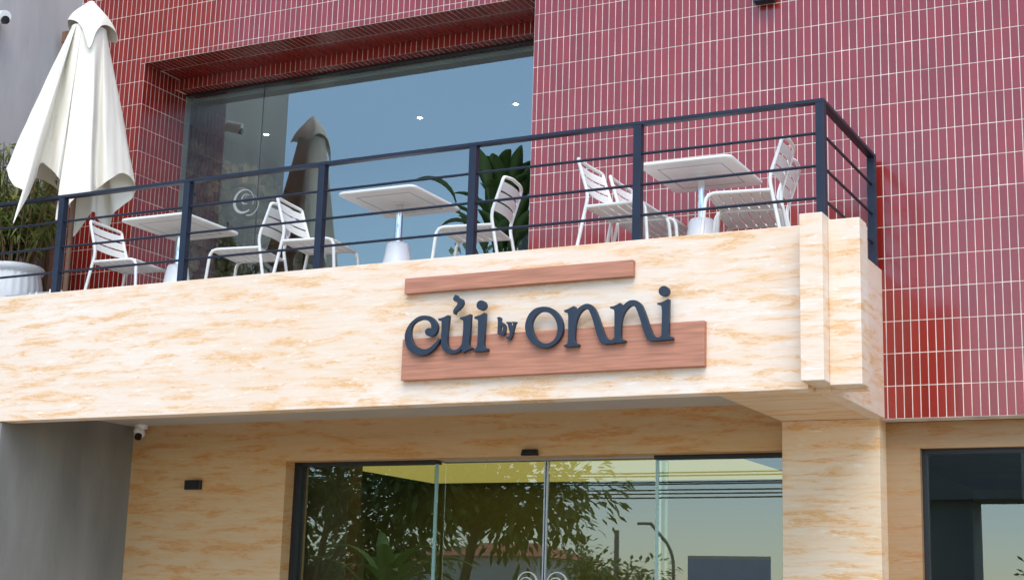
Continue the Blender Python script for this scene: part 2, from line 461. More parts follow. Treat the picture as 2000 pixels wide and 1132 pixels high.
# balcony: front upstand, corner pier, side upstand, underside border beams, slab
FY = -1.30
bal = bpart('balcony', M['trav'], 0.004, bld,
    (-7.5, 2.335, FY, FY+0.12, -2.797, -1.886))
bpart('corner_pier', M['trav'], 0.004, bld,
    (2.335, 2.462, FY-0.14, FY+0.12, -2.774, -1.860), (2.462, 2.636, FY-0.03, FY+0.12, -2.786, -1.878))
bpart('side_upstand', M['trav'], 0.004, bld,
    (2.34, 2.43, FY+0.12, 0.0, -2.797, -1.872), (2.43, 2.628, FY+0.12, FY+0.17, -2.797, -1.884))
bpart('balcony_slab', M['deck'], 0, bld, (-7.5, 2.34, FY+0.12, 0.0, -2.20, FLOOR2))
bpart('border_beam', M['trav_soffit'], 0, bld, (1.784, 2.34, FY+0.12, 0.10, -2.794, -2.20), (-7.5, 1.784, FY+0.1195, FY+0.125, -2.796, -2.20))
bpart('soffit_panel', M['soffit'], 0, bld, (-3.6, 1.784, FY+0.125, 0.10, -2.667, -2.201))
# ground floor wall, pillar
DX0, DX1, DH = -2.055, 1.784, -2.965
bpart('pillar', M['trav_warm'], 0.003, bld, (1.784, 2.395, -0.004, 0.40, GZ, -2.7955))
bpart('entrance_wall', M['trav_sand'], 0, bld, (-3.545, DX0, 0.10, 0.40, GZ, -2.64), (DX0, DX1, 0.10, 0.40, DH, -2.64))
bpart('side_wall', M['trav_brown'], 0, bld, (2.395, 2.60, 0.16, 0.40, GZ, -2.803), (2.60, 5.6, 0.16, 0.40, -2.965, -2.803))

# upper window
GY = 0.55
uw = bpart('upper_window', M['black'], 0, bld, (OX0, OX1, GY-0.015, GY+0.05, DZ-0.016, DZ+0.004))
bx('sill', M['black'], uw, OX0, OX1, GY-0.015, GY+0.05, FLOOR2-GZ, FLOOR2+0.05-GZ)
for i, (a, b) in enumerate(((OX0, -2.831), (-2.825, OX1+0.3))):
    bx('pane', M['glass_up'], uw, a, b, GY, GY+0.012, FLOOR2+0.05-GZ, DZ-0.014-GZ)
bx('joint', M['black'], uw, -2.8305, -2.8255, GY+0.001, GY+0.011, FLOOR2+0.05-GZ, DZ-0.014-GZ)
# round logo ring on the glass: a crescent ring, its ghost reflection built as a thin second ring
def crescent(cx, cz, r, w0, w1, rot, y, depth, a0=0.0, a1=2*PI, n=40):
    mb = MB(); v = []; f = []
    for k in range(n+1):
        a = a0+(a1-a0)*k/n
        w = w0+(w1-w0)*(0.5-0.5*math.cos(a-rot))
        for rr, yy in ((r, y), (r-w, y), (r-w, y-depth), (r, y-depth)):
            v.append((cx+rr*math.cos(a), yy, cz-GZ+rr*math.sin(a)))
    for k in range(n):
        i = k*4
        f += [(i+3, i+2, i+6, i+7), (i+1, i+5, i+6, i+2), (i, i+3, i+7, i+4), (i, i+4, i+5, i+1)]
    return mb.add(v, f)
d = crescent(-2.965, -0.762, 0.105, 0.004, 0.026, R(20), GY-0.0005, 0.003, R(-20), R(310)).build('logo_ring', M['decal'], uw)
d = crescent(-2.90, -0.80, 0.09, 0.002, 0.009, R(90), GY-0.0005, 0.002, R(-110), R(130)).build('logo_ring', M['decal'], uw)  # ghost reflection of the logo, built as a thin arc
d = crescent(-2.945, -0.745, 0.045, 0.003, 0.012, R(0), GY-0.0005, 0.0025, R(40), R(300)).build('logo_ring', M['decal'], uw)

# entrance: two fixed panes, two sliding leaves
EY = 0.25
en = bpart('entrance', M['black'], 0, bld, (DX0, DX0+0.045, EY-0.04, EY+0.06, GZ, DH))
for a, b in ((DX0+0.045, -0.835), (0.835, DX1)): bx('head_rail', M['black'], en, a, b, EY-0.03, EY+0.05, DH-0.028-GZ, DH-GZ)
bpart('door_track', M['steel'], 0, bld, (-0.835, 0.835, EY+0.02, EY+0.12, DH-0.012, DH))
for a, b, y in ((DX0+0.045, -0.835, EY), (0.835, DX1, EY)):
    p = bx('fixed_pane', M['glass_door'], en, a, b, y, y+0.012, 0, DH-0.028-GZ)
    ex = b-0.012 if a < 0 else a+0.012
    bx('pane_edge', M['glass_edge'], p, ex-0.011, ex+0.011, y-0.001, y+0.0135, 0, DH-0.028-GZ)
for a, b, hx, sgn in ((-0.90, -0.001, -0.12, 1), (0.009, 0.90, 0.106, -1)):
    lf = bx('sliding_door', M['glass_door'], en, a, b, EY+0.06, EY+0.072, 0.01, DH-0.013-GZ)
    ex = b if a < -0.5 else a
    bx('door_stile', M['steel'], lf, ex-0.014, ex+0.004, EY+0.052, EY+0.080, 0.01, DH-0.014-GZ)
    crescent(hx, -3.815, 0.078, 0.006, 0.016, R(90), EY+0.058, 0.02).build('ring_handle', M['gold'], lf)
    crescent(hx-0.012, -3.83, 0.056, 0.004, 0.008, R(200), EY+0.058, 0.012, R(-60), R(200)).build('ring_handle', M['gold'], lf)
# side window
sw = bpart('side_window', M['black'], 0, bld, (2.60, 2.632, 0.21, 0.27, GZ, -2.965), (2.632, 5.6, 0.21, 0.27, -2.997, -2.965))
bx('pane', M['glass_door'], sw, 2.632, 5.6, 0.23, 0.242, 0, -2.997-GZ)

# rooms
bpart('upper_room', M['room_wall'], 0, bld, (OX1+0.335, 0.70, 0.62, 2.62, FLOOR2-0.1, 0.2), (-5.2, 0.70, 2.62, 2.75, FLOOR2-0.1, 0.2))
bpart('upper_room_wall', M['room_dark'], 0, bld, (-4.2, -4.05, 0.62, 2.62, FLOOR2-0.1, 0.2))
bpart('upper_room_ceiling', M['room_ceiling'], 0, bld, (-5.2, 0.70, 0.625, 2.75, 0.2, 0.24))
bpart('upper_room_floor', M['floor'], 0, bld, (-4.05, 0.365, 0.62, 2.62, FLOOR2-0.1, FLOOR2))
bpart('shop_room', M['olive'], 0, bld, (-5.3, 5.6, 4.75, 4.9, GZ, -2.40), (-5.4, -5.3, 0.4, 4.9, GZ, -2.40), (1.95, 2.05, 0.4, 4.75, GZ, -2.75), (5.6, 5.7, 0.16, 4.9, GZ, -2.40))
bpart('shop_ceiling', M['room_dark'], 0, bld, (-5.3, 1.95, 0.401, 4.75, -2.70, -2.64), (2.05, 5.6, 0.401, 4.75, -2.82, -2.64))
bpart('shop_floor', M['floor'], 0, bld, (-5.3, 5.6, 0.41, 4.75, GZ-0.05, GZ+0.01))
bpart('cabinet', M['brown_panel'], 0.004, bld, (-2.5, -1.70, 0.42, 0.60, GZ+0.01, -2.86))
bpart('ceiling_beam', M['room_dark'], 0, bld, (1.36, 1.95, 0.45, 3.2, -2.97, -2.702))
bpart('building_shell', M['room_wall'], 0, bld, (WX0, 5.7, 6.9, 7.0, GZ, 5.0), (WX0, 5.7, -0.001, 7.0, 5.002, 5.25), (5.605, 5.7, 0.165, 6.9, -2.38, 5.0), (WX0, WX0+0.1, 0.63, 6.9, GZ, 5.0), (0.31, 0.70, 0.165, 0.62, -2.37, 5.0))
bpart('floor_slab', M['room_wall'], 0, bld, (-5.3, 5.6, 0.63, 6.9, -2.39, -2.165))
lp = MB().box(-3.4, 1.9, 0.75, 4.6, -2.722, -2.702).build('ceiling_light_panel', emit('yellow_light_panel', (1.0, 0.74, 0.25), 0.22))
tag(lp, 'glowing yellow ceiling panel behind the entrance glass', 'ceiling light')

# ------------------------------------------------------------------ neighbouring grey wall on the left
cw = empty('concrete_wall', (-4.42, -0.6, GZ))
tag(cw, 'grey cement rendered side wall of the neighbouring house left of the cafe', 'wall')
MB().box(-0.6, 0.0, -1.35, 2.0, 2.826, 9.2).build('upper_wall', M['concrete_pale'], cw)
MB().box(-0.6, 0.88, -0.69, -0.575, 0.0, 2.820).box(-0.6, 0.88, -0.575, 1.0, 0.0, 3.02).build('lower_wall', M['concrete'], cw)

# ------------------------------------------------------------------ balcony railing
RT, RY = -1.150, -1.225
rl = empty('balcony_railing', (0.0, RY, -1.886))
tag(rl, 'dark navy steel railing with three thin bars along the balcony edge', 'railing')
zo = 1.886
px = [-5.47, -4.34, -3.21, -2.065, -0.945, 0.19, 1.30, 2.402]
SXR = 2.402
mb = MB().box(-7.4, SXR-0.025, -0.025, 0.025, RT-0.022+zo, RT+zo)
mb.build('top_rail', M['navy'], rl, 0.002)
MB().box(SXR-0.025, SXR+0.025, -0.025, -0.07-RY, RT-0.022+zo, RT+zo+0.0006).build('top_rail', M['navy'], rl, 0.002)
for x in px:
    MB().box(x-0.025, x+0.025, -0.0248, 0.0248, (-0.04 if x < 2 else 0.010), RT-0.0225+zo).build('post', M['navy'], rl, 0.002)
MB().box(SXR-0.0248, SXR+0.0248, -0.12-RY, -0.07-RY, 0.014, RT-0.0225+zo).build('post', M['navy'], rl, 0.002)
for z in (-1.345, -1.535, -1.720):
    MB().tube([(-7.4, 0.0, z+zo), (SXR-0.02, 0.0, z+zo)], 0.009, 8).build('bar', M['navy'], rl)
    MB().tube([(SXR, 0.02, z+zo), (SXR, -0.10-RY, z+zo)], 0.009, 8).build('bar', M['navy'], rl)

# ------------------------------------------------------------------ tables
def make_table():
    t = empty('bistro_table', (0, 0, FLOOR2))
    H = 0.742
    # top with rounded corners, edge rolled a little
    def rr(w, d, r, k=6):
        out = []
        for cx, cy, a0 in ((w-r, d-r, 0), (-w+r, d-r, 90), (-w+r, -d+r, 180), (w-r, -d+r, 270)):
            for j in range(k+1):
                a = R(a0+90*j/k); out.append((cx+r*math.cos(a), cy+r*math.sin(a)))
        return out
    mb = MB(); rings = [(0.293, 0.323, 0.0), (0.30, 0.33, 0.006), (0.30, 0.33, 0.017), (0.294, 0.324, 0.022)]
    v = []; n = 28
    for w, d, z in rings: v += [(x, y, H+z) for x, y in rr(w, d, 0.045)]
    f = [(i*n+k, i*n+(k+1) % n, (i+1)*n+(k+1) % n, (i+1)*n+k) for i in range(3) for k in range(n)]
    f += [tuple(reversed(range(n))), tuple(range(3*n, 4*n))]
    mb.add(v, f).build('table_top', M['white'], t)
    g = MB()
    for s in (-1, 1):
        g.box(-0.205, 0.205, s*0.225-0.0025, s*0.225+0.0025, H-0.0015, H+0.001)
        g.box(s*0.205-0.0025, s*0.205+0.0025, -0.2255, 0.2255, H-0.0016, H+0.001)
    g.build('panel_seam', M['grey_paint'], t)
    MB().lathe([(0.055, H-0.012), (0.055, H-0.001)], 20).build('collar', M['white'], t)
    MB().lathe([(0.0245, 0.30), (0.0245, H-0.011)], 20).build('column', M['chrome'], t)
    MB().lathe([(0.172, 0.0), (0.170, 0.02), (0.120, 0.20), (0.078, 0.445), (0.070, 0.460), (0.03, 0.462)], 32).build('base', M['white_plastic'], t)
    return t
tb = make_table(); kids = [(c, []) for c in children(tb)]
for k, (x, y, rz, lab) in enumerate((
    (-2.585, -0.66, 1.0, 'white square table on the balcony nearest the folded umbrella'),
    (-0.675, -0.69, 0.5, 'white square table on a cone foot in front of the big window, middle of three'),
    (1.455, -0.57, 0.5, 'white square table in front of the red tiles near the balcony corner'))):
    t = tb if k == 0 else copy_tree(tb, kids)
    t.location = (x, y, FLOOR2); t.rotation_euler.z = R(rz)
    tag(t, lab, 'table', 'cafe tables on the balcony')

# ------------------------------------------------------------------ chairs
def make_chair():
    c = empty('metal_chair', (0, 0, FLOOR2))
    W = 0.19; r = 0.0115
    for s in (-1, 1):
        y = s*W
        MB().tube(rounded([(-0.085, y*1.10, 0.0), (0.018, y, 0.52), (-0.045, y*0.97, 0.715)], 0.05), r, 8).build('rear_leg', M['white'], c)
        MB().tube(rounded([(0.006, y, 0.449), (0.385, y, 0.449), (0.425, y*1.08, 0.0)], 0.06, 6), r, 8).build('front_leg', M['white'], c)
    # inverted U on top of the two rear posts, bowed backwards
    MB().tube(rounded([(-0.045, -W*0.97, 0.715), (-0.058, -W*0.97, 0.762), (-0.083, -0.09, 0.772), (-0.083, 0.09, 0.772), (-0.058, W*0.97, 0.762), (-0.045, W*0.97, 0.715)], 0.045, 5), r, 8).build('top_rail', M['white'], c)
    MB().tube([(0.012, -W, 0.443), (0.012, W, 0.443)], 0.009, 8).build('cross_rail', M['white'], c)
    MB().tube([(0.372, -W, 0.443), (0.372, W, 0.443)], 0.009, 8).build('cross_rail', M['white'], c)
    def slat(name, path, thick, widthdir, w):
        n = len(path); mb = MB(); v = []
        for p in path:
            p = Vector(p)
            for a, b in ((-1, -1), (1, -1), (1, 1), (-1, 1)):
                v.append(p+widthdir*(a*w/2)+Vector((0, 0, 1) if abs(widthdir.z) < .5 else (1, 0, 0))*(b*thick/2))
        f = []
        for i in range(n-1):
            for k in range(4): f.append((i*4+k, i*4+(k+1) % 4, (i+1)*4+(k+1) % 4, (i+1)*4+k))
        f += [(3, 2, 1, 0), (n*4-4, n*4-3, n*4-2, n*4-1)]
        mb.add(v, f).build(name, M['white'], c)
    for k in range(6):
        x = 0.046+k*0.0605
        slat('seat_slat', [(x, W*(j/4-1)*0.96 if True else 0, 0.4475-0.006*(1-((j-4)/4)**2)) for j in range(9)], 0.004, Vector((1, 0, 0)), 0.0525)
    for k in range(3):
        h = 0.575+k*0.066; t = (h-0.52)/0.195
        x0 = 0.018-0.063*t
        d = Vector((-0.063, 0, 0.195)).normalized()
        slat('back_slat', [(x0-0.024*(1-((j-4)/4)**2), W*0.975*(j/4-1)*0.97, h) for j in range(9)], 0.004, d, 0.057)
    return c
ch0 = make_chair(); kids = [(c, []) for c in children(ch0)]
for k, (x, y, rz, lab) in enumerate((
    (-3.085, -0.835, 4, 'white slatted metal chair under the folded umbrella, farthest left on the balcony'),
    (-1.640, -0.785, 189, 'white slatted metal chair facing the leftmost table, its back touching another chair'),
    (-1.385, -0.885, 8, 'white slatted metal chair back to back with another, turned to the middle table'),
    (0.170, -0.775, 189, 'white slatted metal chair standing in front of the broad leaved plant'),
    (0.925, -0.955, 0, 'nearer of two white chairs left of the table before the red tiles'),
    (0.950, -0.530, 1, 'farther of two white chairs left of the table before the red tiles'),
    (2.055, -0.920, 188, 'nearer of two white chairs by the balcony corner, its back the tallest in view'),
    (1.965, -0.500, 189, 'farther of two white chairs by the balcony corner, half hidden behind its twin'))):
    c = ch0 if k == 0 else copy_tree(ch0, kids)
    c.location = (x, y, FLOOR2); c.rotation_euler.z = R(rz)
    tag(c, lab, 'chair', 'white chairs on the balcony')

# ------------------------------------------------------------------ folded umbrella
UX, UY = -3.385, -0.95
um = empty('folded_umbrella', (UX, UY, FLOOR2))
tag(um, 'tall folded off white umbrella hanging loosely over the balcony railing', 'umbrella')
def uz(z): return z-FLOOR2
hem =  [(-0.358, -0.347, -0.909), (-0.242, -0.374, -1.047), (-0.143, -0.362, -1.124), (-0.035, -0.535, -1.4), (-0.045, -0.392, -1.111), (-0.142, -0.221, -0.858), (-0.07, -0.207, -0.894), (0.088, -0.276, -0.993), (0.066, -0.215, -1.044), (0.108, -0.271, -1.326), (0.17, -0.17, -1.144), (0.295, -0.146, -1.1), (0.192, 0.019, -1.03), (0.271, 0.04, -0.97), (0.271, 0.179, -0.864), (0.269, 0.302, -0.862), (0.235, 0.395, -0.915), (0.184, 0.428, -0.991), (0.105, 0.325, -1.12), (0.02, 0.382, -1.224), (0.008, 0.259, -1.179), (0.033, 0.171, -1.151), (-0.184, 0.211, -1.311), (-0.146, 0.109, -1.089), (-0.362, 0.122, -0.902), (-0.388, -0.069, -0.89), (-0.416, -0.208, -0.897)]
loop = catmull(hem, 8)
rows = 22; n = len(loop); mb = MB(); v = []
for i in range(rows+1):
    s = i/rows
    for k, h in enumerate(loop):
        a = math.atan2(h.y, h.x)
        top = Vector((0.13*math.cos(a), 0.13*math.sin(a), 0.26))
        p = top.lerp(h, s)
        rad = math.hypot(h.x, h.y)
        sw = 0.03*math.sin(PI*s)*(rad-0.33)        # ribs bulge, valleys sink
        p.x += math.cos(a)*sw*2; p.y += math.sin(a)*sw*2
        w = 0.0022*s*math.sin(k*1.1+9*s)+0.004*math.sin(k*0.37-14*s)*s
        p.x += math.cos(a)*w; p.y += math.sin(a)*w
        v.append((p.x, p.y, uz(p.z)))
f = [(i*n+k, (i+1)*n+k, (i+1)*n+(k+1) % n, i*n+(k+1) % n) for i in range(rows) for k in range(n)]
o = mb.add(v, f, True).build('canopy', M['umbrella'], um)
sd = o.modifiers.new('cloth', 'SOLIDIFY'); sd.thickness = 0.003; es = o.modifiers.new('hem', 'EDGE_SPLIT'); es.split_angle = R(50)
hoodhem =  [(-0.118, -0.115, 0.311), (-0.022, -0.132, 0.285), (0.065, -0.145, 0.213), (0.113, -0.141, 0.109), (0.134, -0.128, 0.049), (0.148, -0.114, 0.077), (0.154, -0.088, 0.179), (0.157, -0.029, 0.258), (0.15, 0.062, 0.284), (0.148, 0.143, 0.256), (0.111, 0.191, 0.203), (-0.015, 0.195, 0.24), (-0.115, 0.167, 0.203), (-0.167, 0.075, 0.241), (-0.173, -0.028, 0.268)]
loop = catmull(hoodhem, 6); n = len(loop); mb = MB(); v = []
rows = 8
for i in range(rows+1):
    s = i/rows
    for h in loop:
        a = math.atan2(h.y, h.x)
        p = Vector((0.02*math.cos(a), 0.02*math.sin(a), 0.485)).lerp(h, s)
        b = 0.022*math.sin(PI*s**1.3)
        p.x += math.cos(a)*b; p.y += math.sin(a)*b
        v.append((p.x, p.y, uz(p.z)))
f = [(i*n+k, (i+1)*n+k, (i+1)*n+(k+1) % n, i*n+(k+1) % n) for i in range(rows) for k in range(n)]
f.append(tuple(range(n)))
o = mb.add(v, f, True).build('vent_cap', M['umbrella'], um)
sd = o.modifiers.new('cloth', 'SOLIDIFY'); sd.thickness = 0.003; es = o.modifiers.new('hem', 'EDGE_SPLIT'); es.split_angle = R(50)
MB().lathe([(0.02, 0.03), (0.02, uz(0.44)), (0.012, uz(0.49))], 12).build('pole', M['brown_wood'], um)
MB().lathe([(0.110, uz(0.16)), (0.118, uz(0.20)), (0.112, uz(0.29))], 16).build('crown_hub', M['brown_wood'], um)
MB().lathe([(0.25, 0.0), (0.25, 0.05), (0.05, 0.075), (0.035, 0.2), (0.028, 0.21)], 24).build('base', M['grey_paint'], um)

# ------------------------------------------------------------------ planter, shrub, timber post, light bar on the left
pt = empty('planter', (-4.165, -0.72, FLOOR2))
tag(pt, 'big white ribbed ceramic planter at the left end of the balcony', 'planter')
MB().lathe([(0.14, 0.0), (0.195, 0.10), (0.225, 0.27), (0.23, 0.40), (0.205, 0.50)], 96, rib=0.018, nr=24).build('bowl', M['pot'], pt)
MB().lathe([(0.205, 0.5), (0.228, 0.51), (0.238, 0.545), (0.225, 0.56), (0.195, 0.555), (0.185, 0.50)], 64, rib=0.01, nr=24).build('rim', M['pot'], pt)
MB().lathe([(0.198, 0.49), (0.198, 0.515)], 32).build('soil', M['soil'], pt)
def leaf_quad(mb, p, d, ln, w, droop=0.3):
    d = d.normalized(); s = d.cross(Vector((0, 0, 1)))
    if s.length < 1e-3: s = Vector((1, 0, 0))
    s = (s.normalized()+Vector((random.uniform(-.4, .4), random.uniform(-.4, .4), random.uniform(-.5, .5)))).normalized()
    a = p+d*ln*0.5+Vector((0, 0, -droop*ln*0.12)); b = p+d*ln+Vector((0, 0, -droop*ln*0.5))
    mb.add([p, a-s*w/2, b, a+s*w/2], [(0, 1, 2, 3)])
sh = empty('potted_shrub', (-4.165, -0.72, FLOOR2+0.50))
tag(sh, 'bushy yellow green shrub with narrow leaves growing in the white planter', 'shrub')
st = MB(); lv = MB()
rnd = random.Random(3)
for k in range(46):
    a = rnd.uniform(0, 2*PI); sp = rnd.uniform(.05, .46); h = rnd.uniform(.30, 1.08)
    tip = Vector((max(-.14, sp*math.cos(a)), sp*math.sin(a), h)); base = Vector((.12*math.cos(a), .12*math.sin(a), 0))
    mid = base.lerp(tip, .5)+Vector((0, 0, .1))
    st.tube([base, mid, tip], .006, 5, radii=[.008, .006, .003])
    for j in range(34):
        t = rnd.uniform(.3, 1.0); p = base.lerp(mid, t*2) if t < .5 else mid.lerp(tip, t*2-1)
        dv = Vector((rnd.uniform(-1, 1), rnd.uniform(-1, 1), rnd.uniform(-.7, .6)))
        if p.x < -.08: dv.x = abs(dv.x)
        leaf_quad(lv, p, dv, rnd.uniform(.08, .17), rnd.uniform(.016, .032), 1.0)
st.build('stem', M['brown_wood'], sh)
lv.build('foliage', M['shrub'], sh)
po = empty('timber_post', (-4.295, -0.22, FLOOR2))
tag(po, 'brown timber post with a capped top behind the folded umbrella', 'post')
MB().box(-.045, -.004, -.045, .045, 0, 2.60).box(.008, .045, -.045, .045, 0, 2.60).build('plank', M['brown_wood'], po, 0.003)
MB().box(-.05, .05, -.05, .05, 2.60, 2.70).build('cap', M['brown_wood'], po, 0.006)
lb = empty('light_bar', (-3.47, -1.16, -1.886))
tag(lb, 'low grey light bar with a white end box on the balcony edge at far left', 'light bar')
MB().box(-.27, .16, -.025, .025, 0.0, .042).build('housing', M['grey_paint'], lb, 0.004)
MB().box(.162, .235, -.03, .03, 0.0, .056).build('end_box', M['white_plastic'], lb, 0.003)
MB().box(.03, .04, -.027, .027, 0.0, .045).box(-.03, -.024, -.027, .027, 0.0, .045).build('clip', M['white_plastic'], lb)

# ------------------------------------------------------------------ cameras, plaque, sensor, wall lamp
dc = empty('dome_camera', (-3.40, 0.02, -2.667))
tag(dc, 'white dome security camera under the balcony ceiling by the grey wall', 'security camera')
MB().lathe([(0.045, -0.032), (0.05, -0.02), (0.05, 0.0)], 24).build('mount', M['white_plastic'], dc)
hd = MB().lathe([(0.004, -0.052), (0.022, -0.047), (0.037, -0.03), (0.042, -0.004), (0.036, 0.028), (0.02, 0.042), (0.004, 0.045)], 24).build('head', M['white_plastic'], dc)
hd.rotation_euler = (R(35), 0, R(-20)); hd.location = (0, -0.02, -0.055)
ln = MB().lathe([(0.026, -0.060), (0.0285, -0.045), (0.0285, -0.03)], 20).build('lens', M['black_gloss'], dc)
ln.rotation_euler = (R(-38), 0, R(28)); ln.location = (0.0, -0.018, -0.060)
bc = empty('bullet_camera', (-4.42, -0.93, 0.50))
tag(bc, 'white bullet security camera on the grey wall at the upper left', 'security camera')
MB().lathe([(0.045, 0.0), (0.045, 0.03), (0.02, 0.04)], 20).build('mount', M['white_plastic'], bc).rotation_euler = (0, R(90), 0)
MB().tube([(0.03, 0, 0), (0.07, -0.01, -0.01)], .014, 10).build('arm', M['white_plastic'], bc)
MB().tube([(0.0, 0.0, 0.012), (0.165, -0.055, -0.028)], .042, 16).tube([(0.04, -0.014, 0.022), (0.178, -0.060, -0.010)], .047, 16).build('housing', M['white_plastic'], bc)
MB().tube([(0.150, -0.050, -0.035), (0.186, -0.062, -0.044)], .033, 16).build('lens', M['black_gloss'], bc)
pq = MB().box(-.076, .076, -.03, 0.0, -.036, .036).build('wall_plate', M['black'], None, 0.004, loc=(-2.90, 0.10, -3.132))
tag(pq, 'small black rectangular plate on the cream wall left of the entrance', 'wall plate')
sn = empty('door_sensor', (-0.022, 0.10, -2.943))
tag(sn, 'small black motion sensor above the middle of the glass entrance', 'sensor')
MB().add([(-.058,0,-.022),(.062,0,-.022),(.055,0,.020),(-.055,0,.020),(-.058,-.045,-.022),(.062,-.045,-.022),(.055,-.030,.020),(-.055,-.030,.020)],
         [(3,2,1,0),(4,5,6,7),(0,1,5,4),(1,2,6,5),(2,3,7,6),(3,0,4,7)]).build('housing', M['black'], sn, 0.003)
MB().box(-.035, .035, -.047, -.043, -.016, -.002).build('lens', M['black_gloss'], sn)
wl = empty('wall_lamp', (1.70, -0.004, 0.04))
tag(wl, 'dark blue box lamp fixed high on the red tiles at the top edge', 'wall lamp')
MB().box(-.068, .068, -.085, -.012, -.045, .10).build('housing', M['navy'], wl, 0.004)
MB().box(-.045, .045, -.012, 0.0, -.02, .08).build('back_plate', M['navy'], wl)
MB().box(-.05, .05, -.075, -.022, -.047, -.0445).build('diffuser', M['black'], wl)

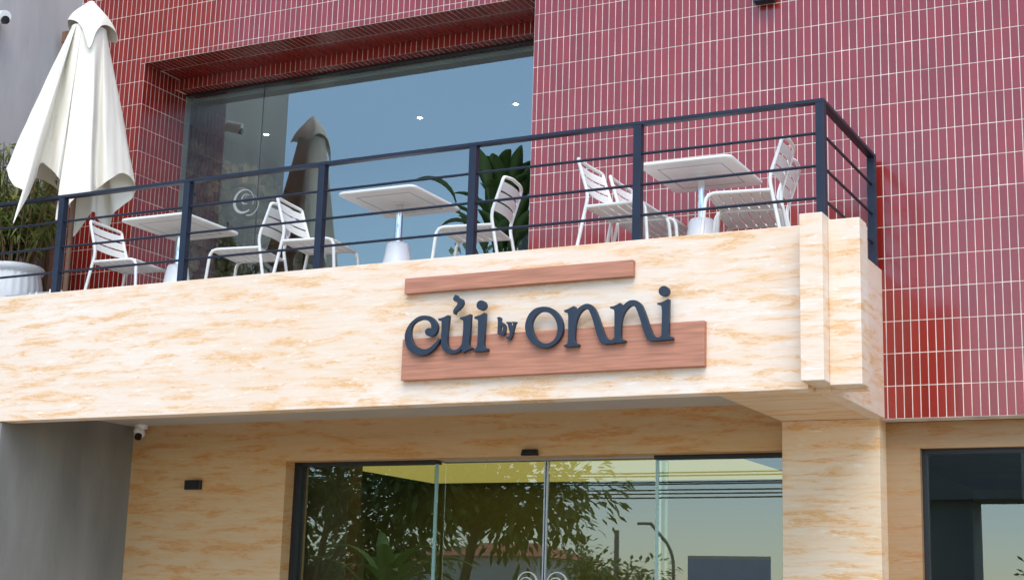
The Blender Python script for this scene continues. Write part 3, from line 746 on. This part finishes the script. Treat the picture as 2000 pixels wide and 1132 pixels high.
# ------------------------------------------------------------------ the shop sign
LETTERS = [
 ('c', [[(0.067,-2.409,1),(0.055,-2.426,0),(0.034,-2.445,0),(0.007,-2.463,0),(-0.022,-2.47,0),(-0.051,-2.466,0),(-0.08,-2.454,0),(-0.105,-2.434,0),(-0.121,-2.408,0),(-0.13,-2.378,0),(-0.131,-2.348,0),(-0.123,-2.319,0),(-0.104,-2.299,0),(-0.078,-2.288,0),(-0.05,-2.283,0),(-0.021,-2.289,0),(-0.001,-2.301,0),(0.012,-2.318,0),(0.015,-2.335,0),(0.013,-2.346,1),(0.001,-2.341,0),(-0.013,-2.343,0),(-0.025,-2.352,0),(-0.028,-2.362,0),(-0.024,-2.375,0),(-0.011,-2.386,0),(0.008,-2.393,0),(0.027,-2.391,0),(0.041,-2.383,0),(0.052,-2.367,0),(0.057,-2.346,0),(0.055,-2.325,0),(0.044,-2.304,0),(0.027,-2.284,0),(0.002,-2.269,0),(-0.027,-2.263,0),(-0.056,-2.262,0),(-0.084,-2.268,0),(-0.112,-2.284,0),(-0.138,-2.305,0),(-0.158,-2.334,0),(-0.17,-2.367,0),(-0.17,-2.401,0),(-0.16,-2.435,0),(-0.142,-2.463,0),(-0.114,-2.486,0),(-0.082,-2.5,0),(-0.049,-2.506,0),(-0.015,-2.502,0),(0.013,-2.49,0),(0.04,-2.469,0),(0.063,-2.443,0),(0.076,-2.42,0),(0.078,-2.413,1)]]),
 ('u', [[(0.06,-2.286,1),(0.074,-2.285,0),(0.098,-2.28,0),(0.127,-2.269,1),(0.134,-2.271,1),(0.133,-2.305,0),(0.128,-2.367,0),(0.125,-2.421,0),(0.129,-2.446,0),(0.139,-2.468,0),(0.159,-2.481,0),(0.178,-2.486,0),(0.201,-2.481,0),(0.223,-2.464,0),(0.231,-2.448,0),(0.234,-2.419,0),(0.237,-2.369,0),(0.236,-2.319,0),(0.233,-2.307,0),(0.223,-2.3,0),(0.212,-2.297,1),(0.213,-2.289,1),(0.235,-2.286,0),(0.262,-2.279,0),(0.281,-2.272,1),(0.285,-2.274,1),(0.284,-2.314,0),(0.281,-2.397,0),(0.277,-2.438,0),(0.278,-2.458,0),(0.286,-2.471,0),(0.3,-2.476,1),(0.302,-2.482,1),(0.28,-2.487,0),(0.257,-2.496,0),(0.241,-2.504,1),(0.233,-2.501,1),(0.233,-2.479,1),(0.215,-2.494,0),(0.192,-2.503,0),(0.164,-2.506,0),(0.131,-2.498,0),(0.107,-2.482,0),(0.092,-2.457,0),(0.086,-2.419,0),(0.087,-2.365,0),(0.086,-2.319,0),(0.084,-2.304,0),(0.075,-2.298,0),(0.063,-2.296,1)],[(0.172,-2.146,1),(0.184,-2.15,0),(0.187,-2.157,0),(0.201,-2.167,0),(0.221,-2.178,0),(0.228,-2.194,0),(0.224,-2.212,0),(0.209,-2.23,0),(0.191,-2.243,0),(0.179,-2.253,0),(0.176,-2.266,1),(0.168,-2.263,0),(0.163,-2.252,0),(0.165,-2.24,0),(0.176,-2.224,0),(0.188,-2.21,0),(0.191,-2.2,0),(0.186,-2.191,0),(0.174,-2.186,0),(0.162,-2.177,0),(0.16,-2.166,0),(0.166,-2.156,0)]]),
 ('i', [[(0.311,-2.291,1),(0.328,-2.287,0),(0.355,-2.28,0),(0.378,-2.27,1),(0.385,-2.274,1),(0.384,-2.312,0),(0.38,-2.402,0),(0.378,-2.451,0),(0.381,-2.472,0),(0.393,-2.483,0),(0.407,-2.488,1),(0.407,-2.5,1),(0.364,-2.502,0),(0.311,-2.5,1),(0.31,-2.491,1),(0.326,-2.483,0),(0.335,-2.47,0),(0.338,-2.441,0),(0.338,-2.379,0),(0.337,-2.321,0),(0.333,-2.309,0),(0.324,-2.302,0),(0.312,-2.3,1)],[(0.386,-2.224,0),(0.384,-2.235,0),(0.377,-2.244,0),(0.367,-2.25,0),(0.355,-2.251,0),(0.343,-2.248,0),(0.333,-2.241,0),(0.325,-2.231,0),(0.323,-2.22,0),(0.325,-2.209,0),(0.331,-2.2,0),(0.341,-2.194,0),(0.353,-2.193,0),(0.365,-2.196,0),(0.376,-2.203,0),(0.383,-2.213,0)]]),
 ('b', [[(0.462,-2.307,1),(0.472,-2.302,0),(0.479,-2.301,0),(0.49,-2.307,1),(0.49,-2.322,0),(0.489,-2.335,1),(0.5,-2.336,0),(0.514,-2.345,0),(0.522,-2.36,0),(0.522,-2.384,0),(0.517,-2.402,0),(0.508,-2.412,0),(0.496,-2.411,0),(0.469,-2.401,1),(0.47,-2.363,0),(0.47,-2.333,0),(0.468,-2.312,0)],[(0.499,-2.354,0),(0.505,-2.362,0),(0.505,-2.377,0),(0.5,-2.392,0),(0.494,-2.395,0),(0.489,-2.388,0),(0.49,-2.37,0),(0.492,-2.359,0)]]),
 ('y', [[(0.527,-2.335,1),(0.555,-2.336,1),(0.555,-2.343,1),(0.559,-2.36,0),(0.564,-2.375,1),(0.569,-2.36,0),(0.572,-2.345,1),(0.565,-2.341,1),(0.565,-2.336,1),(0.593,-2.338,1),(0.593,-2.343,1),(0.587,-2.348,0),(0.581,-2.37,0),(0.572,-2.399,0),(0.564,-2.426,0),(0.557,-2.437,0),(0.547,-2.44,0),(0.533,-2.434,0),(0.527,-2.425,1),(0.532,-2.421,1),(0.543,-2.424,0),(0.549,-2.417,0),(0.553,-2.404,0),(0.546,-2.38,0),(0.537,-2.352,0),(0.532,-2.343,0),(0.527,-2.34,1)]]),
 ('o', [[(0.654,-2.374,0),(0.659,-2.336,0),(0.677,-2.298,0),(0.709,-2.27,0),(0.745,-2.26,0),(0.784,-2.26,0),(0.823,-2.271,0),(0.859,-2.297,0),(0.886,-2.335,0),(0.898,-2.374,0),(0.897,-2.412,0),(0.885,-2.446,0),(0.861,-2.474,0),(0.829,-2.495,0),(0.794,-2.503,0),(0.758,-2.498,0),(0.719,-2.482,0),(0.685,-2.45,0),(0.663,-2.413,0)],[(0.696,-2.368,0),(0.704,-2.329,0),(0.723,-2.304,0),(0.749,-2.287,0),(0.778,-2.286,0),(0.807,-2.296,0),(0.834,-2.317,0),(0.854,-2.347,0),(0.865,-2.38,0),(0.865,-2.413,0),(0.855,-2.445,0),(0.835,-2.467,0),(0.809,-2.478,0),(0.78,-2.477,0),(0.754,-2.466,0),(0.727,-2.444,0),(0.707,-2.41,0)]]),
 ('n', [[(0.907,-2.289,1),(0.929,-2.283,0),(0.949,-2.275,0),(0.967,-2.268,1),(0.976,-2.272,1),(0.986,-2.293,1),(1.002,-2.278,0),(1.024,-2.266,0),(1.046,-2.26,0),(1.07,-2.264,0),(1.09,-2.278,0),(1.107,-2.302,0),(1.121,-2.332,0),(1.134,-2.366,0),(1.148,-2.404,0),(1.165,-2.446,0),(1.181,-2.469,0),(1.201,-2.48,0),(1.217,-2.477,0),(1.226,-2.468,1),(1.228,-2.5,1),(1.194,-2.501,0),(1.164,-2.501,0),(1.144,-2.491,0),(1.13,-2.47,0),(1.117,-2.436,0),(1.1,-2.387,0),(1.088,-2.349,0),(1.075,-2.318,0),(1.062,-2.295,0),(1.046,-2.287,0),(1.03,-2.291,0),(1.01,-2.307,0),(0.995,-2.332,0),(0.983,-2.365,0),(0.978,-2.402,0),(0.976,-2.443,0),(0.978,-2.472,0),(0.988,-2.486,0),(1.005,-2.494,1),(1.003,-2.504,1),(0.958,-2.505,0),(0.912,-2.503,1),(0.91,-2.495,1),(0.926,-2.49,0),(0.934,-2.478,0),(0.936,-2.44,0),(0.935,-2.384,0),(0.934,-2.332,0),(0.932,-2.313,0),(0.925,-2.303,0),(0.908,-2.298,1)]]),
 ('n', [[(1.197,-2.287,1),(1.217,-2.285,0),(1.239,-2.277,0),(1.258,-2.268,1),(1.268,-2.275,0),(1.273,-2.292,1),(1.288,-2.276,0),(1.311,-2.261,0),(1.335,-2.257,0),(1.362,-2.263,0),(1.384,-2.279,0),(1.399,-2.302,0),(1.413,-2.336,0),(1.429,-2.381,0),(1.445,-2.425,0),(1.461,-2.459,0),(1.48,-2.478,0),(1.5,-2.481,0),(1.514,-2.473,1),(1.516,-2.498,1),(1.484,-2.498,0),(1.454,-2.498,0),(1.435,-2.49,0),(1.421,-2.471,0),(1.407,-2.438,0),(1.391,-2.389,0),(1.377,-2.348,0),(1.363,-2.314,0),(1.351,-2.293,0),(1.337,-2.287,0),(1.32,-2.291,0),(1.3,-2.307,0),(1.283,-2.331,0),(1.272,-2.36,0),(1.266,-2.397,0),(1.265,-2.437,0),(1.266,-2.466,0),(1.274,-2.479,0),(1.293,-2.486,1),(1.293,-2.495,1),(1.256,-2.497,0),(1.228,-2.497,1),(1.228,-2.468,0),(1.227,-2.402,0),(1.226,-2.335,0),(1.224,-2.311,0),(1.218,-2.301,0),(1.198,-2.294,1)]]),
 ('i', [[(1.487,-2.284,1),(1.509,-2.282,0),(1.532,-2.274,0),(1.553,-2.264,1),(1.559,-2.269,1),(1.558,-2.312,0),(1.557,-2.385,0),(1.556,-2.443,0),(1.557,-2.468,0),(1.566,-2.479,0),(1.581,-2.484,1),(1.583,-2.496,1),(1.549,-2.497,0),(1.517,-2.497,1),(1.516,-2.473,0),(1.516,-2.419,0),(1.517,-2.346,0),(1.515,-2.317,0),(1.511,-2.3,0),(1.501,-2.293,0),(1.488,-2.29,1)],[(1.557,-2.219,0),(1.555,-2.23,0),(1.549,-2.239,0),(1.539,-2.245,0),(1.527,-2.246,0),(1.515,-2.243,0),(1.505,-2.236,0),(1.498,-2.226,0),(1.496,-2.215,0),(1.498,-2.204,0),(1.505,-2.195,0),(1.515,-2.189,0),(1.526,-2.188,0),(1.538,-2.191,0),(1.548,-2.198,0),(1.555,-2.208,0)]]),
]
sg = empty('shop_sign', (0.75, FY, -2.40))
tag(sg, 'shop sign reading cui by onni in dark raised letters over reddish wooden boards', 'sign')
def sgn(mb): mb.v = [(x-0.75, y-FY, z+2.40) for x, y, z in mb.v]; return mb
sgn(MB().box(-.208, 1.322, FY-.040, FY+.001, -2.108, -2.011)).build('backing_board', M['board'], sg, 0.003)['label'] = 'short reddish wooden board above the letters'
sgn(MB().box(-.205, 1.758, FY-.040, FY+.001, -2.650, -2.394)).build('backing_board', M['board'], sg, 0.003)['label'] = 'long reddish wooden board behind the lower half of the letters'
def smooth_outline(pts, per=4):
    n = len(pts); out = []
    for i in range(n):
        x1, z1, c1_ = pts[i]; x2, z2, c2_ = pts[(i+1) % n]
        p1, p2 = Vector((x1, z1)), Vector((x2, z2))
        p0 = p1*2-p2 if c1_ else Vector(pts[i-1][:2])
        p3 = p2*2-p1 if c2_ else Vector(pts[(i+2) % n][:2])
        for j in range(per):
            t = j/per
            out.append(0.5*((2*p1)+(p2-p0)*t+(2*p0-5*p1+4*p2-p3)*t*t+(3*p1-p0-3*p2+p3)*t**3))
    return out
for k, (ltr, outs) in enumerate(LETTERS):
    cv = bpy.data.curves.new('letter', 'CURVE'); cv.dimensions = '2D'; cv.fill_mode = 'BOTH'
    for o_ in outs:
        pp = smooth_outline(o_); s_ = cv.splines.new('POLY'); s_.points.add(len(pp)-1); s_.use_cyclic_u = True
        for q, p in zip(s_.points, pp): q.co = (p.x-0.75, p.y+2.40, 0, 1)
    dep = 0.024 if ltr not in 'by' else 0.016
    cv.extrude = dep/2; cv.bevel_depth = 0.0015; cv.bevel_resolution = 1
    tmp = bpy.data.objects.new('letter', cv); col.objects.link(tmp)
    me = bpy.data.meshes.new_from_object(tmp.evaluated_get(bpy.context.evaluated_depsgraph_get()))
    bpy.data.objects.remove(tmp)
    o = bpy.data.objects.new('letter', me); col.objects.link(o); o.parent = sg
    me.materials.clear(); me.materials.append(M['letter'])
    o.rotation_euler = (R(90), 0, 0)
    o.location = (0, -0.058+0.0006*(k % 3), 0)
    o['label'] = 'dark letter '+{'c': 'c', 'u': 'u with a hook accent', 'i': 'i with a round dot', 'b': 'b, small', 'y': 'y, small', 'o': 'o', 'n': 'n'}[ltr]

# ------------------------------------------------------------------ plant in the window recess
ip = empty('leafy_plant', (-0.40, 0.28, FLOOR2))
tag(ip, 'broad leaved green plant in the window recess beside the red tiles', 'plant')
MB().lathe([(0.11, 0.0), (0.15, 0.28), (0.155, 0.30), (0.13, 0.30)], 24).build('pot', M['soil'], ip)
rnd = random.Random(11)
def big_leaf(base, az, stem, lean, ln, w, curl, ip=ip, mt='leaf'):
    d = Vector((math.cos(az), math.sin(az), 0))
    top = base+d*stem*math.sin(lean)+Vector((0, 0, stem*math.cos(lean)))
    MB().tube([base, base.lerp(top, .5)+Vector((0, 0, .02)), top], .006, 6, radii=[.011, .008, .005]).build('stem', M[mt], ip)
    v = []; n = 8; side = Vector((-d.y, d.x, 0)); p = top.copy(); ang = PI/2-lean
    for i in range(n+1):
        t = i/n
        wd = w*math.sin(PI*min(1, (t*0.93+0.05)))**0.7*(0.55+0.45*(1-t))
        up = Vector((-d.x*math.sin(ang), -d.y*math.sin(ang), math.cos(ang)))
        v += [p-side*wd/2+up*wd*.16, p, p+side*wd/2+up*wd*.16]
        step = d*math.cos(ang)+Vector((0, 0, math.sin(ang)))
        p = p+step*(ln/n); ang -= curl/n
    f = []
    for i in range(n):
        a = i*3; f += [(a, a+1, a+4, a+3), (a+1, a+2, a+5, a+4)]
    o = MB().add(v, f, True).build('leaf', M[mt], ip)
    s = o.modifiers.new('blade', 'SOLIDIFY'); s.thickness = 0.0015
for k in range(34):
    az = rnd.uniform(0, 2*PI)
    if math.sin(az) > 0.3: az = -az
    big_leaf(Vector((rnd.uniform(-.06, .06), rnd.uniform(-.04, .04), .28)), az, rnd.uniform(.3, .80), rnd.uniform(.05, .42), rnd.uniform(.28, .42), rnd.uniform(.13, .19), rnd.uniform(.7, 2.0))

# ------------------------------------------------------------------ firewood stacked inside, downlights
fw = empty('firewood_stack', (-4.05, 1.65, FLOOR2))
tag(fw, 'split firewood logs stacked up the wall behind the window glass', 'firewood')
protos = []
rnd = random.Random(5)
for k in range(7):
    n = rnd.choice((5, 6, 7)); mb = MB(); ring = []
    for j in range(n):
        a = 2*PI*j/n+rnd.uniform(-.25, .25); rr = rnd.uniform(.045, .072)
        ring.append((math.cos(a)*rr, math.sin(a)*rr))
    L_ = .22
    v = [(0, y, z) for y, z in ring]+[(L_, y*.97, z*.97) for y, z in ring]
    f = [(j, (j+1) % n, n+(j+1) % n, n+j) for j in range(n)]+[tuple(range(n, 2*n)), tuple(reversed(range(n)))]
    protos.append(mb.add(v, f))
meshes = []
cnt = 0
for r in range(17):
    for c in range(17):
        k = rnd.randrange(7)
        if len(meshes) <= k or cnt < 7:
            if cnt < 7: k = cnt
        if cnt < 7:
            o = protos[k].build('log', M['log'], fw); meshes.append(o.data)
        else:
            o = bpy.data.objects.new('log', meshes[k]); col.objects.link(o); o.parent = fw
        o.location = (rnd.uniform(-.03, .12), -.92+c*.112+(r % 2)*.055+rnd.uniform(-.012, .012), .07+r*.118+rnd.uniform(-.01, .01))
        o.rotation_euler = (rnd.uniform(0, 6.28), rnd.uniform(-.12, .12), rnd.uniform(-.12, .12))
        cnt += 1
dl_m = emit('warm_lamp', (1.0, 0.85, 0.6), 22.0)
for k, (x, y, lab) in enumerate(((-3.56, 1.58, 'small lit ceiling downlight above the firewood behind the glass'),
                            (-2.00, 1.70, 'small lit ceiling downlight in the middle of the big window'),
                            (-1.05, 1.69, 'small lit ceiling downlight nearest the right edge of the big window'))):
    t = empty('downlight', (x, y, 0.2))
    tag(t, lab, 'downlight', 'lit downlights in the upper room')
    MB().lathe([(0.042, -0.006), (0.045, 0.0)], 20).build('trim_ring', M['white_plastic'], t)
    sp = bpy.data.lights.new('downlight_beam', 'SPOT'); sp.energy = 4; sp.spot_size = R(105); sp.spot_blend = 0.6; sp.color = (1.0, 0.88, 0.70); sp.shadow_soft_size = 0.03
    so_ = bpy.data.objects.new('downlight_beam', sp); col.objects.link(so_); so_.parent = t; so_.location = (0, 0, -0.02)
    MB().lathe([(0.021, -0.008), (0.022, -0.0055)], 16).build('lamp', dl_m, t)

# ------------------------------------------------------------------ street and the far side, seen in the glass
def sheet(name, m, x0, x1, y0, y1, z):
    o = MB().add([(x0, y0, z), (x1, y0, z), (x1, y1, z), (x0, y1, z)], [(0, 1, 2, 3)]).build(name, m)
    return tag(o, kind='structure')
sheet('ground', M['ground'], -900, 900, -900, 900, GZ-0.16)
tag(MB().box(-60, 60, -10.5, 7.0, GZ-0.14, GZ-0.004).build('pavement', M['pavement']), kind='structure')
sheet('road', M['road'], -300, 300, -19.5, -10.5, GZ-0.150)
tag(MB().box(-60, 60, -10.66, -10.505, GZ-0.14, GZ-0.002).build('kerb', M['pole']), kind='structure')
for k in range(12):
    x = -44+k*8
    tag(MB().box(x, x+3, -15.07, -14.93, GZ-0.149, GZ-0.146).build('road_marking', M['line']), kind='structure')
tag(MB().box(-60, 60, -22.5, -19.5, GZ-0.14, GZ-0.01).build('far_pavement', M['pavement']), kind='structure')
def tree(x, y, h, rad, trunk_h, lean, seed, label, nleaf, lsize, cat='tree', name='tree'):
    rnd = random.Random(seed)
    t = empty(name, (x, y, GZ-0.12)); tag(t, label, cat, 'trees across the street')
    tk = MB(); top = Vector((lean, 0, trunk_h))
    tk.tube([(0, 0, -0.05), (lean*.3, .03, trunk_h*.5), top], .1, 8, radii=[.15, .11, .085])
    lv = MB(); clumps = []
    for k in range(16):
        a = 2*PI*k/16+rnd.uniform(-.4, .4); rr = rad*rnd.uniform(.35, .95); zz = trunk_h+(h-trunk_h)*rnd.uniform(.05, .95)
        e = Vector((lean+rr*math.cos(a), rr*math.sin(a), zz))
        tk.tube([top-Vector((0, 0, .1)), top.lerp(e, .5)+Vector((0, 0, .15)), e], .04, 6, radii=[.06, .035, .012])
        clumps.append((e, rad*rnd.uniform(.3, .5)))
        clumps.append((top.lerp(e, .6)+Vector((0, 0, .2)), rad*rnd.uniform(.2, .32)))
    for k in range(nleaf):
        c, r = rnd.choice(clumps)
        d = Vector((rnd.gauss(0, 1), rnd.gauss(0, 1), rnd.gauss(0, .7))).normalized()
        p = c+d*r*rnd.random()**.45
        leaf_quad(lv, p, d+Vector((rnd.uniform(-.6, .6), rnd.uniform(-.6, .6), rnd.uniform(-.8, .3))), lsize*rnd.uniform(.7, 1.3), lsize*rnd.uniform(.42, .6))
    tk.build('trunk', M['bark'], t)
    lv.build('crown', M['tree'], t)
tree(-10.2, -16.5, 7.6, 3.0, 3.3, .5, 1, 'large dark tree with a high spreading crown mirrored in the entrance glass', 12000, .24)
tree(-10.9, -26.0, 3.9, 1.35, 1.6, .1, 2, 'small bushy green tree mirrored right of the door joint', 2600, .20)
tree(0.75, -21.3, 3.5, 0.95, 1.5, .1, 4, 'loose green tree mirrored in the right hand side window', 2400, .18)
tree(-13.9, -17.5, 6.6, 2.5, 1.9, -.2, 6, 'broad dense tree mirrored at the left of the entrance glass', 8000, .24)
def house(x, y, w, d, h, rise, label):
    t = empty('house', (x, y, GZ-0.16)); tag(t, label, 'house', 'houses across the street')
    MB().box(-w/2, w/2, -d/2, d/2, 0, h).build('wall', M['paint_white'], t)
    e = .35
    MB().add([(-w/2-e, -d/2-e, h+.002), (w/2+e, -d/2-e, h+.002), (w/2+e, d/2+e, h+.002), (-w/2-e, d/2+e, h+.002), (-w/4, 0, h+rise), (w/4, 0, h+rise)],
             [(3, 2, 1, 0), (0, 1, 5, 4), (1, 2, 5), (2, 3, 4, 5), (3, 0, 4)]).build('roof', M['roof'], t)
    for k in (-1, 0, 1):
        f = MB().box(k*w*.3-.45, k*w*.3+.45, d/2-.02, d/2+.05, .9, 2.1).build('window', M['paint_white'], t)
        MB().box(k*w*.3-.38, k*w*.3+.38, d/2+.03, d/2+.055, .97, 2.03).build('pane', M['glass_edge'], f)
house(-22.0, -42.0, 4.6, 5.0, 3.75, .6, 'white house with an orange hipped roof mirrored low in the entrance glass')
house(-27.4, -42.5, 4.6, 5.0, 3.3, .6, 'low white house with an orange roof beside the mirrored large tree')
bb = empty('hoarding', (-12.7, -40.0, GZ-0.16)); tag(bb, 'blue hoarding with a white top edge mirrored at the right of the entrance glass', 'hoarding')
MB().box(-1.45, 1.45, -.05, .05, 1.2, 3.75).build('panel', M['blue'], bb)
MB().box(-1.45, 1.45, -.06, .06, 3.752, 3.86).build('top_edge', M['paint_white'], bb)
MB().box(-1.3, -1.18, -.2, -.06, 0, 3.4).build('leg', M['pole'], bb)
MB().box(1.18, 1.3, -.2, -.06, 0, 3.4).build('leg', M['pole'], bb)
lpst = empty('street_lamp', (-14.3, -39.0, GZ-0.16)); tag(lpst, 'thin curved street lamp mirrored beside the blue hoarding', 'street lamp')
MB().tube(rounded([(0, 0, 0), (0, 0, 4.0), (-.9, 0, 4.9)], 1.0, 6), .06, 8, radii=None).build('pole', M['pole'], lpst)
MB().box(-1.35, -.85, -.09, .09, 4.84, 4.93).build('lamp_head', M['pole'], lpst, 0.02)
for k, (x, y, h, lab) in enumerate(((-16.0, -38.0, 4.6, 'slim grey pole mirrored between the small tree and the hoarding'), (-34.0, -30.0, 7.4, 'left utility pole carrying the mirrored cables'), (14.0, -30.0, 7.4, 'right utility pole carrying the mirrored cables'))):
    t = empty('utility_pole', (x, y, GZ-0.16)); tag(t, lab, 'pole', 'poles across the street')
    MB().tube([(0, 0, 0), (0, 0, h)], .1, 10, radii=[.12, .08]).build('shaft', M['pole'], t)
    if k:
        MB().box(-.04, .04, -.8, .8, h-1.2, h-1.08).build('cross_arm', M['pole'], t)
for k in range(7):
    y = -30.0+(k % 4-1.5)*.45; h0 = GZ+4.15+(k//2)*.30+random.uniform(-.08, .08); sag = random.uniform(.25, .9)
    pts = []
    for j in range(25):
        t = j/24; pts.append((-34+48*t, y, h0+1.2-sag*4*t*(1-t)+random.uniform(-.0, .0)))
    o = MB().tube(pts, .022, 5).build('power_cable', M['cable'])
    tag(o, ('highest', 'second highest', 'middle', 'upper slack', 'lower slack', 'second lowest', 'lowest')[6-k]+' black power cable strung between the utility poles', 'cable', 'cables between the utility poles')
hg = MB(); rnd = random.Random(9)
for k in range(2600):
    x = rnd.uniform(-40, 14); p = Vector((x, -28.5+rnd.gauss(0, .6), GZ-.16+rnd.random()**1.2*(1.1+.7*math.sin(x*.7)+.4*math.sin(x*2.1))))
    leaf_quad(hg, p, Vector((rnd.uniform(-1, 1), rnd.uniform(-1, 1), rnd.uniform(-.3, 1))), rnd.uniform(.25, .5), rnd.uniform(.09, .2))
tag(hg.build('undergrowth', M['tree']), 'low green undergrowth along the far side of the street', 'undergrowth', kind='stuff')
dh = empty('house', (-2.6, -23.0, GZ-0.14)); tag(dh, 'dark grey boxy house with a projecting upper floor mirrored in the side window', 'house', 'houses across the street')
MB().box(-1.9, 1.5, 1.0, 2.0, 0, 4.15).build('wall', M['dark_house'], dh)
MB().box(-1.9, 2.5, 1.0, 2.3, 4.152, 5.3).build('upper_floor', M['dark_house'], dh)
MB().box(0.1, 1.2, 1.99, 2.04, 1.0, 2.3).build('window', M['glass_edge'], dh)
bn = empty('banana_plant', (-8.6, -11.6, GZ)); tag(bn, 'banana plant with long arching leaves mirrored low at the left of the entrance glass', 'plant')
rnd = random.Random(21)
MB().tube([(0, 0, -.02), (.03, 0, .8), (0, .02, 1.5)], .09, 10, radii=[.12, .1, .07]).build('trunk', M['shrub'], bn)
for k in range(13):
    big_leaf(Vector((rnd.uniform(-.05, .05), rnd.uniform(-.05, .05), 1.35)), 2*PI*k/13*2.4+rnd.uniform(-.3, .3), rnd.uniform(.3, .7), rnd.uniform(.1, .6), rnd.uniform(1.0, 1.5), rnd.uniform(.26, .36), rnd.uniform(1.0, 2.2), bn, 'banana')
